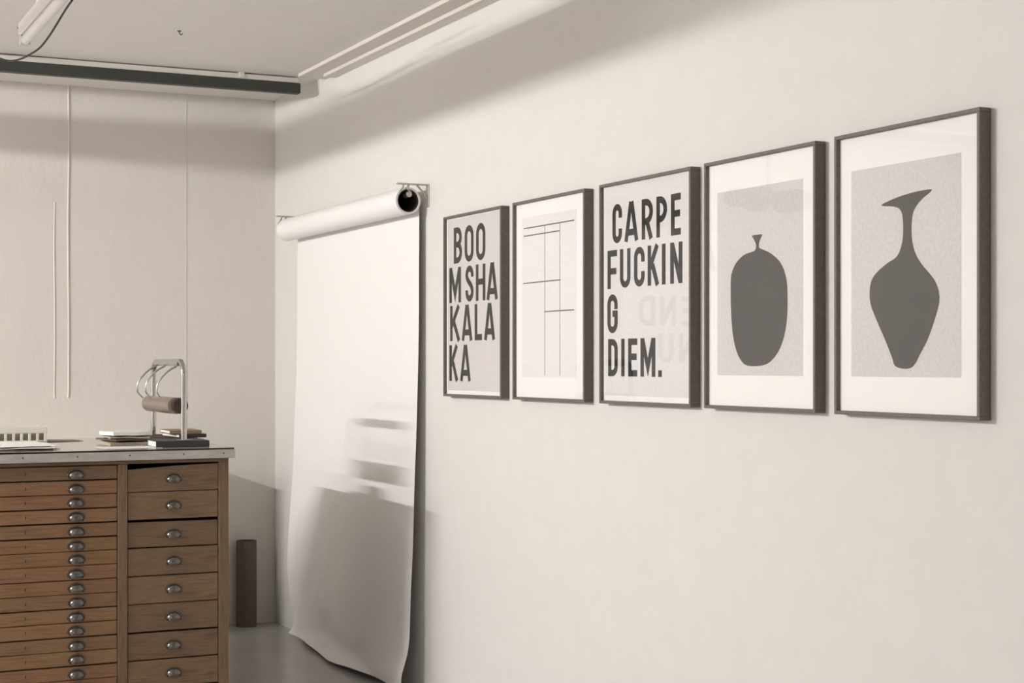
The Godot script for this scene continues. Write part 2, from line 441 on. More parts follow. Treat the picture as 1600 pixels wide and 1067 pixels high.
func hang_prints() -> void:
	# heights below are measured from y = 1.2, a centimetre above the lower edge of the frames
	var up := 0.01
	var t := framed(-5.416, 0.493, "framed poster reading BOOMSHAKALAKA in black capitals, nearest the paper roll")
	var p := print_sheet(t, 0.0215, 0.4835, 0.024, 0.672, M.print_grey)
	text_row(p, [["B", 0.074, 0.147], ["O", 0.170, 0.247], ["O", 0.268, 0.346]], 0.4935 + up, 0.630 + up, 0.0225)
	text_row(p, [["M", 0.034, 0.138], ["S", 0.177, 0.247], ["H", 0.266, 0.346], ["A", 0.3565, 0.4465]], 0.3455 + up, 0.4795 + up, 0.0225)
	text_row(p, [["K", 0.041, 0.132], ["A", 0.145, 0.236], ["L", 0.256, 0.318], ["A", 0.336, 0.424]], 0.2005 + up, 0.334 + up, 0.0225)
	text_row(p, [["K", 0.034, 0.114], ["A", 0.131, 0.222]], 0.049 + up, 0.185 + up, 0.0225)

	t = framed(-4.835, 0.504, "framed print of thin crossing lines on pale paper, between the two lettered posters")
	p = print_sheet(t, 0.052, 0.432, 0.078, 0.628, M.print_faint)
	for v in [[0.0665, 0.4195, 0.5815], [0.0665, 0.321, 0.555], [0.0615, 0.328, 0.392], [0.2155, 0.4195, 0.290]]:
		obj("line", slab(Vector3(PRINT_X - 0.0009, v[2] + up - 0.0019, v[0]), Vector3(PRINT_X - 0.0004, v[2] + up + 0.0019, v[1])), M.ink_line, p)
	for z in [0.2185, 0.3235]:
		obj("line", slab(Vector3(PRINT_X - 0.0008, 0.076 + up, z - 0.0018), Vector3(PRINT_X - 0.0004, 0.584 + up, z + 0.0018)), M.ink_thin, p)

	t = framed(-4.238, 0.513, "framed poster reading CARPE FUCKING DIEM. in black capitals, middle of the row")
	p = print_sheet(t, 0.021, 0.503, 0.026, 0.6735, M.print_pale)
	text_row(p, [["C", 0.064, 0.121], ["A", 0.136, 0.215], ["R", 0.235, 0.298], ["P", 0.3165, 0.375], ["E", 0.395, 0.447]], 0.4876 + up, 0.6087 + up, 0.0198)
	text_row(p, [["F", 0.0345, 0.092], ["U", 0.109, 0.171], ["C", 0.191, 0.252], ["K", 0.268, 0.333], ["I", 0.3465, 0.3665], ["N", 0.391, 0.4555]], 0.3474 + up, 0.4674 + up, 0.0198)
	text_row(p, [["G", 0.0335, 0.0955]], 0.2095 + up, 0.3304 + up, 0.0198)
	text_row(p, [["D", 0.038, 0.096], ["I", 0.1165, 0.1365], ["E", 0.157, 0.210], ["M", 0.228, 0.311], [".", 0.3264, 0.3465]], 0.0755 + up, 0.1915 + up, 0.0198)

	t = framed(-3.659, 0.493, "framed print of a rounded dark bottle with a tiny neck")
	p = print_sheet(t, 0.0505, 0.4285, 0.083 + up, 0.5885 + up, M.print_grey)
	silhouette(p, up, [Vector2(0.212, 0.458), Vector2(0.233, 0.459), Vector2(0.257, 0.458), Vector2(0.251, 0.449), Vector2(0.244, 0.438), Vector2(0.244, 0.425), Vector2(0.254, 0.420), Vector2(0.296, 0.405), Vector2(0.337, 0.378), Vector2(0.360, 0.339), Vector2(0.366, 0.298), Vector2(0.364, 0.232), Vector2(0.350, 0.182), Vector2(0.326, 0.145), Vector2(0.289, 0.118), Vector2(0.247, 0.109), Vector2(0.197, 0.109), Vector2(0.169, 0.118), Vector2(0.142, 0.147), Vector2(0.124, 0.195), Vector2(0.116, 0.256), Vector2(0.114, 0.325), Vector2(0.118, 0.360), Vector2(0.139, 0.389), Vector2(0.176, 0.409), Vector2(0.219, 0.416), Vector2(0.229, 0.424), Vector2(0.229, 0.435), Vector2(0.219, 0.449)])

	t = framed(-3.093, 0.493, "framed print of a dark vase with a slender neck and flared lip")
	p = print_sheet(t, 0.0525, 0.425, 0.0835 + up, 0.585 + up, M.print_grey)
	silhouette(p, up, [Vector2(0.161, 0.492), Vector2(0.209, 0.504), Vector2(0.274, 0.512), Vector2(0.328, 0.513), Vector2(0.328, 0.507), Vector2(0.300, 0.493), Vector2(0.279, 0.476), Vector2(0.268, 0.455), Vector2(0.266, 0.411), Vector2(0.277, 0.373), Vector2(0.300, 0.343), Vector2(0.342, 0.304), Vector2(0.357, 0.267), Vector2(0.349, 0.232), Vector2(0.321, 0.174), Vector2(0.295, 0.138), Vector2(0.279, 0.116), Vector2(0.263, 0.105), Vector2(0.236, 0.103), Vector2(0.209, 0.110), Vector2(0.198, 0.131), Vector2(0.176, 0.169), Vector2(0.142, 0.223), Vector2(0.122, 0.261), Vector2(0.121, 0.300), Vector2(0.136, 0.326), Vector2(0.176, 0.350), Vector2(0.214, 0.366), Vector2(0.231, 0.391), Vector2(0.237, 0.421), Vector2(0.235, 0.458), Vector2(0.225, 0.477), Vector2(0.203, 0.485)])

func silhouette(p: Node3D, up: float, pts: Array) -> void:
	var n := pts.size()
	var fine := PackedVector2Array()
	for i in n:
		var a: Vector2 = pts[(i - 1 + n) % n]
		var b: Vector2 = pts[i]
		var c: Vector2 = pts[(i + 1) % n]
		var d: Vector2 = pts[(i + 2) % n]
		for k in 4:
			var q := b.cubic_interpolate(c, a, d, k / 4.0)
			fine.append(q + Vector2(0, up))
	var st := begin()
	poly_plate(st, fine, PRINT_X - 0.0008)
	obj("bottle_silhouette", st, M.ink_charcoal, p)

# ------------------------------------------------------------------ the drawer chest
const CHEST_Z := -5.55      # face of the drawers
const TOP_Y := 1.005        # upper face of the glass on the chest

func pull_mesh() -> Mesh:
	# a cup pull: a quarter of a squashed ball, open below, with a thin rim on the drawer
	var st := begin()
	var rx := 0.0285
	var ry := 0.0235
	var rz := 0.021
	var nu := 16
	var nv := 8
	var at := func(i: int, j: int) -> Vector3:
		var a := PI * i / nu
		var b := PI / 2.0 * j / nv
		return Vector3(cos(a) * cos(b), sin(a) * cos(b), sin(b))
	# b = 0 lies on the drawer front; the ball is cut at its own middle and again where it turns under
	for i in nu:
		for j in nv:
			var d := [at.call(i, j), at.call(i + 1, j), at.call(i + 1, j + 1), at.call(i, j + 1)]
			var p := []
			var nn := []
			for v in d:
				p.append(Vector3(v.x * rx, v.y * ry - 0.010, v.z * rz))
				nn.append(Vector3(v.x / rx, v.y / ry, v.z / rz).normalized())
			tri(st, p[0], p[1], p[2], nn[0], nn[1], nn[2])
			if j < nv - 1: tri(st, p[0], p[2], p[3], nn[0], nn[2], nn[3])
	for i in nu:
		var a0 := PI * i / nu
		var a1 := PI * (i + 1) / nu
		var q := []
		for w in [[a0, 1.0], [a1, 1.0], [a1, 1.16], [a0, 1.16]]:
			q.append(Vector3(cos(w[0]) * rx * w[1], sin(w[0]) * ry * w[1] - 0.010, 0.0022))
		flat(st, q, Vector3.BACK)
		flat(st, [q[2], q[3], q[3] - Vector3(0, 0, 0.0022), q[2] - Vector3(0, 0, 0.0022)], q[2] + Vector3(0, 0.01, 0))
	# the lip that hangs below the middle, where the fingers go
	for i in nu:
		var a0 := PI * i / nu
		var a1 := PI * (i + 1) / nu
		var p0 := Vector3(cos(a0) * rx, -0.010, sin(a0) * rz)
		var p1 := Vector3(cos(a1) * rx, -0.010, sin(a1) * rz)
		var s := Vector3(0.93, 1, 0.9)
		tri(st, p0, p1, p1 * s - Vector3(0, 0.007, 0), Vector3(cos(a0), -0.2, sin(a0)), Vector3(cos(a1), -0.2, sin(a1)), Vector3(cos(a1), -0.4, sin(a1)))
		tri(st, p0, p1 * s - Vector3(0, 0.007, 0), p0 * s - Vector3(0, 0.007, 0), Vector3(cos(a0), -0.2, sin(a0)), Vector3(cos(a1), -0.4, sin(a1)), Vector3(cos(a0), -0.4, sin(a0)))
	return st.commit()

func chest() -> void:
	var xr := -0.846
	var xl := -2.31
	var depth := 0.93
	var t := thing("drawer_chest", Vector3((xl + xr) / 2.0, 0, CHEST_Z - depth / 2.0), 0.0, "large old wooden chest of many shallow drawers with metal cup pulls", "drawer chest")
	var off := Vector3(-(xl + xr) / 2.0, 0, -(CHEST_Z - depth / 2.0))
	var z0 := CHEST_Z - depth
	var part := func(called: String, a: Vector3, b: Vector3, m: Material, bev := 0.0015) -> MeshInstance3D:
		return obj(called, slab(a + off, b + off, bev), m, t)
	part.call("side_panel", Vector3(xr - 0.022, 0, z0), Vector3(xr, 0.966, CHEST_Z - 0.022), M.stile_wood)
	part.call("side_panel", Vector3(xl, 0, z0), Vector3(xl + 0.022, 0.966, CHEST_Z - 0.022), M.stile_wood)
	part.call("back_panel", Vector3(xl + 0.022, 0.02, z0), Vector3(xr - 0.022, 0.966, z0 + 0.012), M.stile_wood)
	part.call("bottom_panel", Vector3(xl + 0.022, 0.055, z0 + 0.012), Vector3(xr - 0.022, 0.073, CHEST_Z - 0.022), M.stile_wood)
	part.call("partition", Vector3(-1.25, 0.073, z0 + 0.012), Vector3(-1.23, 0.955, CHEST_Z - 0.022), M.stile_wood)
	for s in [[xr - 0.0375, xr], [-1.2575, -1.2225], [xl, xl + 0.0375]]:
		part.call("stile", Vector3(s[0], 0.0, CHEST_Z - 0.0215), Vector3(s[1], 0.953, CHEST_Z + 0.002), M.stile_wood)
	part.call("top_rail", Vector3(xl, 0.9535, CHEST_Z - 0.0215), Vector3(xr, 0.966, CHEST_Z + 0.003), M.walnut_2)
	part.call("plinth", Vector3(xl + 0.038, 0.0, CHEST_Z - 0.02), Vector3(xr - 0.038, 0.072, CHEST_Z - 0.004), M.walnut_2)
	var rng := RandomNumberGenerator.new()
	rng.seed = 41
	var pull := pull_mesh()
	var screw := begin()
	box(screw, Vector3.ZERO, Vector3(0.0035, 0.011, 0.002), 0.0005)
	var screw_mesh := screw.commit()
	# shallow drawers on the left: seventeen, in pairs beside the deeper ones
	var lx0 := xl + 0.0395
	var lx1 := -1.2595
	for k in 17:
		var y1 := 0.9525 - 0.0507 * k
		var gap := 0.0018 + (0.0022 if k in [1, 3, 4, 5, 10, 12, 14] else 0.0) + rng.randf() * 0.0008
		var hh := 0.0507 - gap
		var wide := lx1 - lx0
		var m: Material = M["oak_%d" % (rng.randi() % 4)] if k > 0 else M.walnut_0
		var st := begin()
		box(st, Vector3(0, 0, -0.010), Vector3(wide, hh, 0.020), 0.0016)
		var dr := obj("drawer", st, m, t)
		dr.position = Vector3((lx0 + lx1) / 2.0, y1 - gap - hh / 2.0, CHEST_Z - rng.randf() * 0.004) + off
		dr.rotation.z = rng.randf_range(-0.0012, 0.0012)
		for hx in [-1.404, lx0 + 0.147]:
			var h := shown("cup_pull", pull, M.pull_metal, dr)
			h.position = Vector3(hx - (lx0 + lx1) / 2.0 + rng.randf_range(-0.002, 0.002), rng.randf_range(-0.001, 0.001), 0.0)
		for hx in [-1.582, -1.98]:
			var sc := shown("screw", screw_mesh, M.screw_dark, dr)
			sc.position = Vector3(hx - (lx0 + lx1) / 2.0, 0, 0.0005)
	# deeper drawers on the right
	var rx0 := -1.2205
	var rx1 := xr - 0.0395
	for k in 9:
		var y1 := 0.9525 - 0.1015 * k
		var y0 := y1 - 0.1015
		var gap: float = [0.003, 0.002, 0.0095, 0.003, 0.003, 0.002, 0.0055, 0.0032, 0.0045][k]
		if k == 8: y0 = 0.074
		var wide := rx1 - rx0
		var hh := y1 - y0 - gap - 0.0008
		var turn := 0.0
		if k == 0:
			hh -= 0.006
			turn = 0.0225
		if k == 2: turn = -0.004
		var st := begin()
		if k == 0:
			# its upper edge is planed down to the left, so that a dark wedge shows above it
			var pr := PackedVector2Array([Vector2(-wide / 2, -hh / 2), Vector2(wide / 2, -hh / 2), Vector2(wide / 2, hh / 2 + 0.004), Vector2(wide * 0.02, hh / 2 - 0.001), Vector2(-wide / 2, hh / 2 - 0.012)])
			var idx := Geometry2D.triangulate_polygon(pr)
			for q in range(0, idx.size(), 3):
				for dz in [0.0, -0.02]:
					flat(st, [Vector3(pr[idx[q]].x, pr[idx[q]].y, dz), Vector3(pr[idx[q + 1]].x, pr[idx[q + 1]].y, dz), Vector3(pr[idx[q + 2]].x, pr[idx[q + 2]].y, dz)], Vector3(0, 0, 1 if dz == 0.0 else -1))
			for q in pr.size():
				var a := pr[q]
				var b := pr[(q + 1) % pr.size()]
				flat(st, [Vector3(a.x, a.y, 0), Vector3(b.x, b.y, 0), Vector3(b.x, b.y, -0.02), Vector3(a.x, a.y, -0.02)], Vector3((a.x + b.x) / 2, (a.y + b.y) / 2 * 4, 0))
			turn = 0.0
		else:
			box(st, Vector3(0, 0, -0.010), Vector3(wide, hh, 0.020), 0.0016)
		var dr := obj("drawer", st, M["walnut_%d" % (k % 3)], t)
		dr.position = Vector3((rx0 + rx1) / 2.0, y0 + hh / 2.0 + 0.0008, CHEST_Z - (0.006 if k == 2 else rng.randf() * 0.003)) + off
		dr.rotation.z = turn
		var h := shown("cup_pull", pull, M.pull_metal, dr)
		h.position = Vector3(-1.052 - (rx0 + rx1) / 2.0, 0.004, 0.0)
	# worktop: boards with a nailed zinc edge under a sheet of glass
	part.call("worktop", Vector3(xl - 0.018, 0.9665, z0 - 0.01), Vector3(xr + 0.018, 0.998, CHEST_Z + 0.016), M.stile_wood)
	var edge: MeshInstance3D = part.call("zinc_edge", Vector3(xl - 0.02, 0.967, CHEST_Z + 0.016), Vector3(xr + 0.0205, 0.9985, CHEST_Z + 0.0195), M.zinc, 0.001)
	part.call("zinc_edge", Vector3(xr + 0.018, 0.967, z0 - 0.01), Vector3(xr + 0.0205, 0.9985, CHEST_Z + 0.016), M.zinc, 0.001)
	for x in [-1.70, -1.595, -1.405, -1.218, -1.02, -0.87]:
		var st := begin()
		cyl(st, Vector3(x, 0.985, CHEST_Z + 0.0195) + off, Vector3(x, 0.985, CHEST_Z + 0.0205) + off, 0.0028, 0.002, 10)
		obj("nail", st, M.screw_dark, edge)
	part.call("glass_top", Vector3(xl - 0.015, 0.9986, z0 - 0.005), Vector3(xr + 0.016, TOP_Y, CHEST_Z + 0.0155), M.glass_top, 0.0006)
	part.call("glass_edge", Vector3(xl - 0.015, 0.9988, CHEST_Z + 0.0156), Vector3(xr + 0.0165, TOP_Y - 0.0002, CHEST_Z + 0.0185), M.glass_edge, 0.0006)

# ------------------------------------------------------------------ things on the chest
func leafed(called: String, c: Vector3, s: Vector3, turn: float, cover: Material, label: String, category: String, group := "") -> Node3D:
	# a book: two covers, a spine and a block of pages
	var t := thing(called, c, turn, label, category, group)
	var th := minf(0.003, s.y * 0.2)
	obj("cover", slab(Vector3(-s.x / 2, 0, -s.z / 2), Vector3(s.x / 2, th, s.z / 2), 0.0008), cover, t)
	obj("cover", slab(Vector3(-s.x / 2, s.y - th, -s.z / 2), Vector3(s.x / 2, s.y, s.z / 2), 0.0008), cover, t)
	obj("spine", slab(Vector3(-s.x / 2, th, s.z / 2 - th), Vector3(s.x / 2, s.y - th, s.z / 2), 0.0), cover, t)
	obj("pages", slab(Vector3(-s.x / 2 + 0.003, th, -s.z / 2 + 0.003), Vector3(s.x / 2 - 0.003, s.y - th, s.z / 2 - th), 0.0), M.sheet_paper, t)
	return t

func sheet(c: Vector3, s: Vector3, turn: float, m: Material, label: String, group: String, sd: int, called := "paper_sheet", th := 0.0006) -> void:
	# a sheet of paper with a slight wave
	var st := begin()
	var nx := 14
	var nz := 10
	var f := noise(sd, 6.0, 2)
	var at := func(i: int, j: int) -> Vector3:
		var p := Vector3(s.x * (float(i) / nx - 0.5), 0, s.z * (float(j) / nz - 0.5))
		p.y = s.y * (0.5 + 0.5 * f.get_noise_2d(p.x, p.z))
		return p
	for i in nx:
		for j in nz:
			flat(st, [at.call(i, j), at.call(i + 1, j), at.call(i + 1, j + 1)], Vector3.UP)
			flat(st, [at.call(i, j), at.call(i + 1, j + 1), at.call(i, j + 1)], Vector3.UP)
			var dn := Vector3(0, -th, 0)
			flat(st, [at.call(i, j) + dn, at.call(i + 1, j) + dn, at.call(i + 1, j + 1) + dn], Vector3.DOWN)
			flat(st, [at.call(i, j) + dn, at.call(i + 1, j + 1) + dn, at.call(i, j + 1) + dn], Vector3.DOWN)
	for i in nx:
		for j in [0, nz]:
			flat(st, [at.call(i, j), at.call(i + 1, j), at.call(i + 1, j) + Vector3(0, -th, 0), at.call(i, j) + Vector3(0, -th, 0)], Vector3(0, 0, j - 1))
	for j in nz:
		for i in [0, nx]:
			flat(st, [at.call(i, j), at.call(i, j + 1), at.call(i, j + 1) + Vector3(0, -th, 0), at.call(i, j) + Vector3(0, -th, 0)], Vector3(i - 1, 0, 0))
	var o := obj(called, st, m)
	o.position = c
	o.rotation.y = turn
	tag(o, label, "paper", group)

func dispenser() -> void:
	var x := -0.993
	var zn := -5.633
	var zf := -6.087
	var base := TOP_Y + 0.0255
	var t := thing("paper_dispenser", Vector3(x, base, (zn + zf) / 2.0), 0.0, "chrome wrapping paper dispenser with an upright hoop frame and a roller", "paper dispenser")
	var dz := (zn - zf) / 2.0
	var top := 1.322 - base
	var pts := [Vector3(0, 0.004, dz)]
	for k in 9:
		var a := PI / 2.0 * k / 8.0
		pts.append(Vector3(0, top - 0.05 + 0.05 * sin(a), dz - 0.05 + 0.05 * cos(a)))
	for k in 9:
		var a := PI / 2.0 * (1.0 - k / 8.0)
		pts.append(Vector3(0, top - 0.05 + 0.05 * sin(a), -dz + 0.05 - 0.05 * cos(a)))
	pts.append(Vector3(0, 0.004, -dz))
	var st := begin()
	sweep(st, pts, 0.0112, 16)
	obj("frame", st, M.chrome, t)
	# a grip along the top
	st = begin()
	cyl(st, Vector3(0, top - 0.004, dz - 0.05), Vector3(0, top - 0.004, -dz + 0.05), 0.0125, 0.0125, 20)
	obj("grip", st, M.chrome, t)
	for s in [-1.0, 1.0]:
		st = begin()
		box(st, Vector3(0, 0.002, s * dz), Vector3(0.06, 0.004, 0.03), 0.001)
		obj("foot", st, M.chrome, t)
	var ry := 1.158 - base
	st = begin()
	cyl(st, Vector3(-0.022, ry, dz - 0.028), Vector3(-0.022, ry, -dz + 0.02), 0.031, 0.031, 28)
	obj("roller", st, M.roll_metal, t)
	for z in [[dz - 0.027, dz - 0.010], [-dz + 0.019, -dz + 0.008]]:
		st = begin()
		cyl(st, Vector3(-0.008, ry, z[0]), Vector3(-0.008, ry, z[1]), 0.030, 0.028, 24)
		obj("end_disc", st, M.knob_brown, t)
	for z in [dz - 0.08, -0.03, -dz + 0.06]:
		st = begin()
		sweep(st, smooth_path([Vector3(-0.004, top - 0.016, z), Vector3(-0.035, top - 0.035, z - 0.01), Vector3(-0.068, top - 0.075, z - 0.02), Vector3(-0.074, top - 0.115, z - 0.02), Vector3(-0.052, ry + 0.022, z - 0.02)], 16), 0.0035, 8)
		obj("spring_wire", st, M.chrome, t)

func on_chest() -> void:
	# pile under the dispenser
	leafed("book", Vector3(-0.995, TOP_Y, -5.745), Vector3(0.20, 0.0245, 0.255), -0.04, M.dark_cover, "thick dark book lying at the front of the chest under the dispenser", "book", "pile on the chest")
	leafed("book", Vector3(-0.972, TOP_Y, -6.02), Vector3(0.20, 0.0255, 0.25), 0.03, M.brown_cover, "brown book lying behind the dark one under the dispenser", "book", "pile on the chest")
	leafed("book", Vector3(-0.852, TOP_Y, -6.02), Vector3(0.020, 0.016, 0.26), 0.0, M.dark_cover, "narrow dark book at the right of the pile", "book", "pile on the chest")
	leafed("book", Vector3(-0.915, TOP_Y + 0.0255, -5.92), Vector3(0.11, 0.014, 0.20), 0.09, M.dark_cover, "small dark book beside the front foot of the dispenser", "book", "pile on the chest")
	leafed("book", Vector3(-0.925, TOP_Y + 0.0397, -5.93), Vector3(0.125, 0.013, 0.17), -0.03, M.tan_card, "tan book, topmost of the pile under the dispenser", "book", "pile on the chest")
	for q in [[0.0125, 0.006, 0.05, "news_paper", "folded newsprint, lowest at the left of the pile", "newsprint_bundle", -1.165, 0.012], [0.0225, 0.006, 0.20, "brown_cover", "dark brown folded paper sticking out left of the pile", "kraft_bundle", -1.160, 0.006], [0.032, 0.006, -0.06, "news_paper", "grey folded newsprint under the white paper on the pile", "newsprint_bundle", -1.155, 0.006], [0.049, 0.006, 0.06, "sheet_paper", "folded white paper lying on top of the pile at its left", "paper_bundle", -1.155, 0.013]]:
		sheet(Vector3(q[6], TOP_Y + q[0], -5.87), Vector3(0.15, q[1], 0.19), q[2], M[q[3]], q[4], "papers in the pile", 51 + int(q[0] * 1000), q[5], q[7])
	dispenser()
	# flat white sheet along the front edge
	sheet(Vector3(-1.19, TOP_Y + 0.0009, -5.68), Vector3(0.22, 0.0012, 0.15), 0.02, M.sheet_paper, "single white sheet lying flat at the front edge of the chest", "", 55)
	# sheets at the left
	sheet(Vector3(-1.72, TOP_Y + 0.001, -5.78), Vector3(0.52, 0.004, 0.36), 0.09, M.news_paper, "greyish sheet, lowest of the papers before the white rack", "papers before the rack", 56)
	sheet(Vector3(-1.73, TOP_Y + 0.006, -5.80), Vector3(0.54, 0.005, 0.36), -0.05, M.sheet_paper, "white sheet, middle of the papers before the white rack", "papers before the rack", 57)
	sheet(Vector3(-1.70, TOP_Y + 0.012, -5.83), Vector3(0.50, 0.004, 0.38), 0.06, M.sheet_paper, "white sheet, uppermost of the papers before the white rack", "papers before the rack", 58)
	# white rack with a row of pegs
	var t := thing("peg_rack", Vector3(-1.60, TOP_Y, -6.22), 0.0, "white plastic rack with a row of short pegs on the chest", "rack")
	var x0 := -0.30
	var x1 := 0.205
	obj("base_board", slab(Vector3(x0, 0, -0.09), Vector3(x1, 0.006, 0.05), 0.001), M.plastic_grey, t)
	for z in [0.045, -0.085]:
		obj("rail", slab(Vector3(x0, 0.038, z - 0.005), Vector3(x1, 0.064, z + 0.005), 0.002), M.plastic_white, t)
		obj("rail", slab(Vector3(x0, 0.006, z - 0.005), Vector3(x1, 0.010, z + 0.005), 0.001), M.plastic_white, t)
		var x := x1 - 0.006
		while x > x0:
			obj("peg", slab(Vector3(x - 0.005, 0.010, z - 0.004), Vector3(x + 0.005, 0.038, z + 0.004), 0.001), M.plastic_white, t)
			x -= 0.0305
	obj("inner_board", slab(Vector3(x0 + 0.005, 0.006, 0.012), Vector3(x1 - 0.005, 0.036, 0.016)), M.news_paper, t)
	for x in [x0, x1 - 0.004]:
		obj("end_panel", slab(Vector3(x, 0.006, -0.08), Vector3(x + 0.004, 0.062, 0.04), 0.001), M.plastic_grey, t)
	sheet(Vector3(-1.33, TOP_Y + 0.001, -6.28), Vector3(0.16, 0.004, 0.14), 0.1, M.news_paper, "small grey sheet lying right of the white rack", "", 59)
	# two small dark weights behind
	for q in [[-1.072, -6.40, 0.013, "left of the two small dark weights near the back of the chest"], [-1.032, -6.42, 0.011, "right of the two small dark weights near the back of the chest"]]:
		var st := begin()
		cyl(st, Vector3(0, 0, 0), Vector3(0, 0.008, 0), q[2], q[2] * 0.9, 16)
		cyl(st, Vector3(0, 0.008, 0), Vector3(0, 0.015, 0), q[2] * 0.45, q[2] * 0.55, 14)
		var w := obj("paper_weight", st, M.dark_cover)
		w.position = Vector3(q[0], TOP_Y, q[1])
		tag(w, q[3], "weight", "small weights")

# ------------------------------------------------------------------ paper roll
func paper_roll() -> void:
	var c := Vector3(-0.083, 1.9595, 0)
	var r := 0.0535
	var z1 := -5.64
	var z0 := -7.115
	var t := thing("paper_roll", Vector3(c.x, 0, (z0 + z1) / 2.0), 0.0, "wide roll of white paper on the wall, its sheet hanging to the floor", "paper roll")
	var mid := (z0 + z1) / 2.0
	var st := begin()
	pipe(st, Vector3(0, c.y, z0 - mid), Vector3(0, c.y, z1 - mid), r, 0.0455, 56)
	obj("roll", st, M.white_paper, t)
	st = begin()
	pipe(st, Vector3(0, c.y, z0 - mid + 0.002), Vector3(0, c.y, z1 - mid - 0.003), 0.0452, 0.0405, 40)
	obj("core", st, M.core_card, t)
	# hanging sheet: side profiles at its far and near edges as (x, y), leaving the roll on its wall side
	var far := [Vector2(-0.0295, 1.9595), Vector2(-0.030, 1.85), Vector2(-0.033, 1.68), Vector2(-0.036, 1.45), Vector2(-0.040, 1.216), Vector2(-0.050, 0.97), Vector2(-0.058, 0.783), Vector2(-0.069, 0.60), Vector2(-0.078, 0.444), Vector2(-0.080, 0.321), Vector2(-0.066, 0.20), Vector2(-0.052, 0.11), Vector2(-0.058, 0.045), Vector2(-0.083, 0.006)]
	var near := [Vector2(-0.0295, 1.9595), Vector2(-0.0295, 1.85), Vector2(-0.031, 1.68), Vector2(-0.034, 1.45), Vector2(-0.038, 1.216), Vector2(-0.044, 0.97), Vector2(-0.051, 0.783), Vector2(-0.058, 0.60), Vector2(-0.066, 0.444), Vector2(-0.072, 0.31), Vector2(-0.080, 0.19), Vector2(-0.092, 0.10), Vector2(-0.106, 0.05), Vector2(-0.124, 0.020)]
	var ny := 104
	var nz := 48
	var f := noise(77, 1.3, 2)
	var prof := func(p: Array, s: float) -> Vector2:
		var q := s * (p.size() - 1)
		var i := clampi(int(q), 0, p.size() - 2)
		return p[i].cubic_interpolate(p[i + 1], p[maxi(i - 1, 0)], p[mini(i + 2, p.size() - 1)], q - i)
	var grid := []
	for j in ny + 1:
		var s := float(j) / ny
		var a: Vector2 = prof.call(far, s)
		var b: Vector2 = prof.call(near, s)
		var line := []
		for i in nz + 1:
			var k := float(i) / nz
			var p := a.lerp(b, k)
			var low := smoothstep(0.55, 1.0, s)
			var wave := f.get_noise_2d(k * 1.6, s * 2.2) * (0.004 + 0.020 * low) * smoothstep(0.0, 0.08, s)
			var bulge := -0.020 * sin(PI * k) * low
			var x := minf(p.x + wave + bulge, -0.006)
			var lift := 0.012 * low * low * (0.5 + 0.5 * sin(k * 9.0 + 0.6))
			line.append(Vector3(x - c.x, maxf(p.y + lift * smoothstep(0.9, 1.0, s), 0.002), lerpf(z0, z1 - 0.012, k) - mid))
		grid.append(line)
	st = begin()
	var nrm := func(j: int, i: int) -> Vector3:
		var du: Vector3 = grid[mini(j + 1, ny)][i] - grid[maxi(j - 1, 0)][i]
		var dv: Vector3 = grid[j][mini(i + 1, nz)] - grid[j][maxi(i - 1, 0)]
		var n := du.cross(dv).normalized()
		return -n if n.x > 0.0 else n
	for side in [1.0, -1.0]:
		for j in ny:
			for i in nz:
				var q := []
				var n := []
				for w in [[j, i], [j, i + 1], [j + 1, i + 1], [j + 1, i]]:
					var m: Vector3 = nrm.call(w[0], w[1])
					n.append(m * side)
					q.append(grid[w[0]][w[1]] - m * (0.0004 if side < 0 else 0.0))
				tri(st, q[0], q[1], q[2], n[0], n[1], n[2])
				tri(st, q[0], q[2], q[3], n[0], n[2], n[3])
	obj("hanging_sheet", st, M.white_paper, t)
	# two brackets that carry the roll
	for w in [[z1 + 0.010, 1.0, "metal bracket holding the near open end of the paper roll"], [z0 - 0.010, -1.0, "metal bracket holding the far end of the paper roll by the corner"]]:
		var z: float = w[0]
		var s: float = w[1]
		var b := thing("wall_bracket", Vector3(0, 1.99, z), 0.0, w[2], "bracket", "brackets of the paper roll")
		st = begin()
		box(st, Vector3(-0.0025, -0.008, 0), Vector3(0.005, 0.092, 0.022), 0.001)
		obj("wall_plate", st, M.bracket_metal, b)
		st = begin()
		box(st, Vector3(-0.070, 0.034, 0), Vector3(0.131, 0.006, 0.018), 0.001)
		obj("arm", st, M.bracket_metal, b)
		st = begin()
		sweep(st, [Vector3(-0.006, -0.02, 0), Vector3(-0.030, 0.012, 0), Vector3(-0.050, 0.031, 0)], 0.004, 8)
		obj("brace", st, M.bracket_metal, b)
		st = begin()
		sweep(st, smooth_path([Vector3(-0.083, 0.032, 0), Vector3(-0.090, 0.018, 0), Vector3(-0.082, 0.007, -s * 0.006), Vector3(-0.070, 0.009, -s * 0.02), Vector3(-0.072, 0.004, -s * 0.05)], 16), 0.004, 8)
		sweep(st, smooth_path([Vector3(-0.106, 0.032, 0), Vector3(-0.110, 0.020, 0), Vector3(-0.118, 0.008, 0), Vector3(-0.126, -0.004, 0)], 10), 0.0035, 8)
		obj("hook", st, M.bracket_metal, b)
		st = begin()
		cyl(st, Vector3(-0.078, -0.004, -s * 0.012), Vector3(-0.078, -0.004, -s * 0.05), 0.0125, 0.0125, 18)
		obj("spindle", st, M.bracket_metal, b)

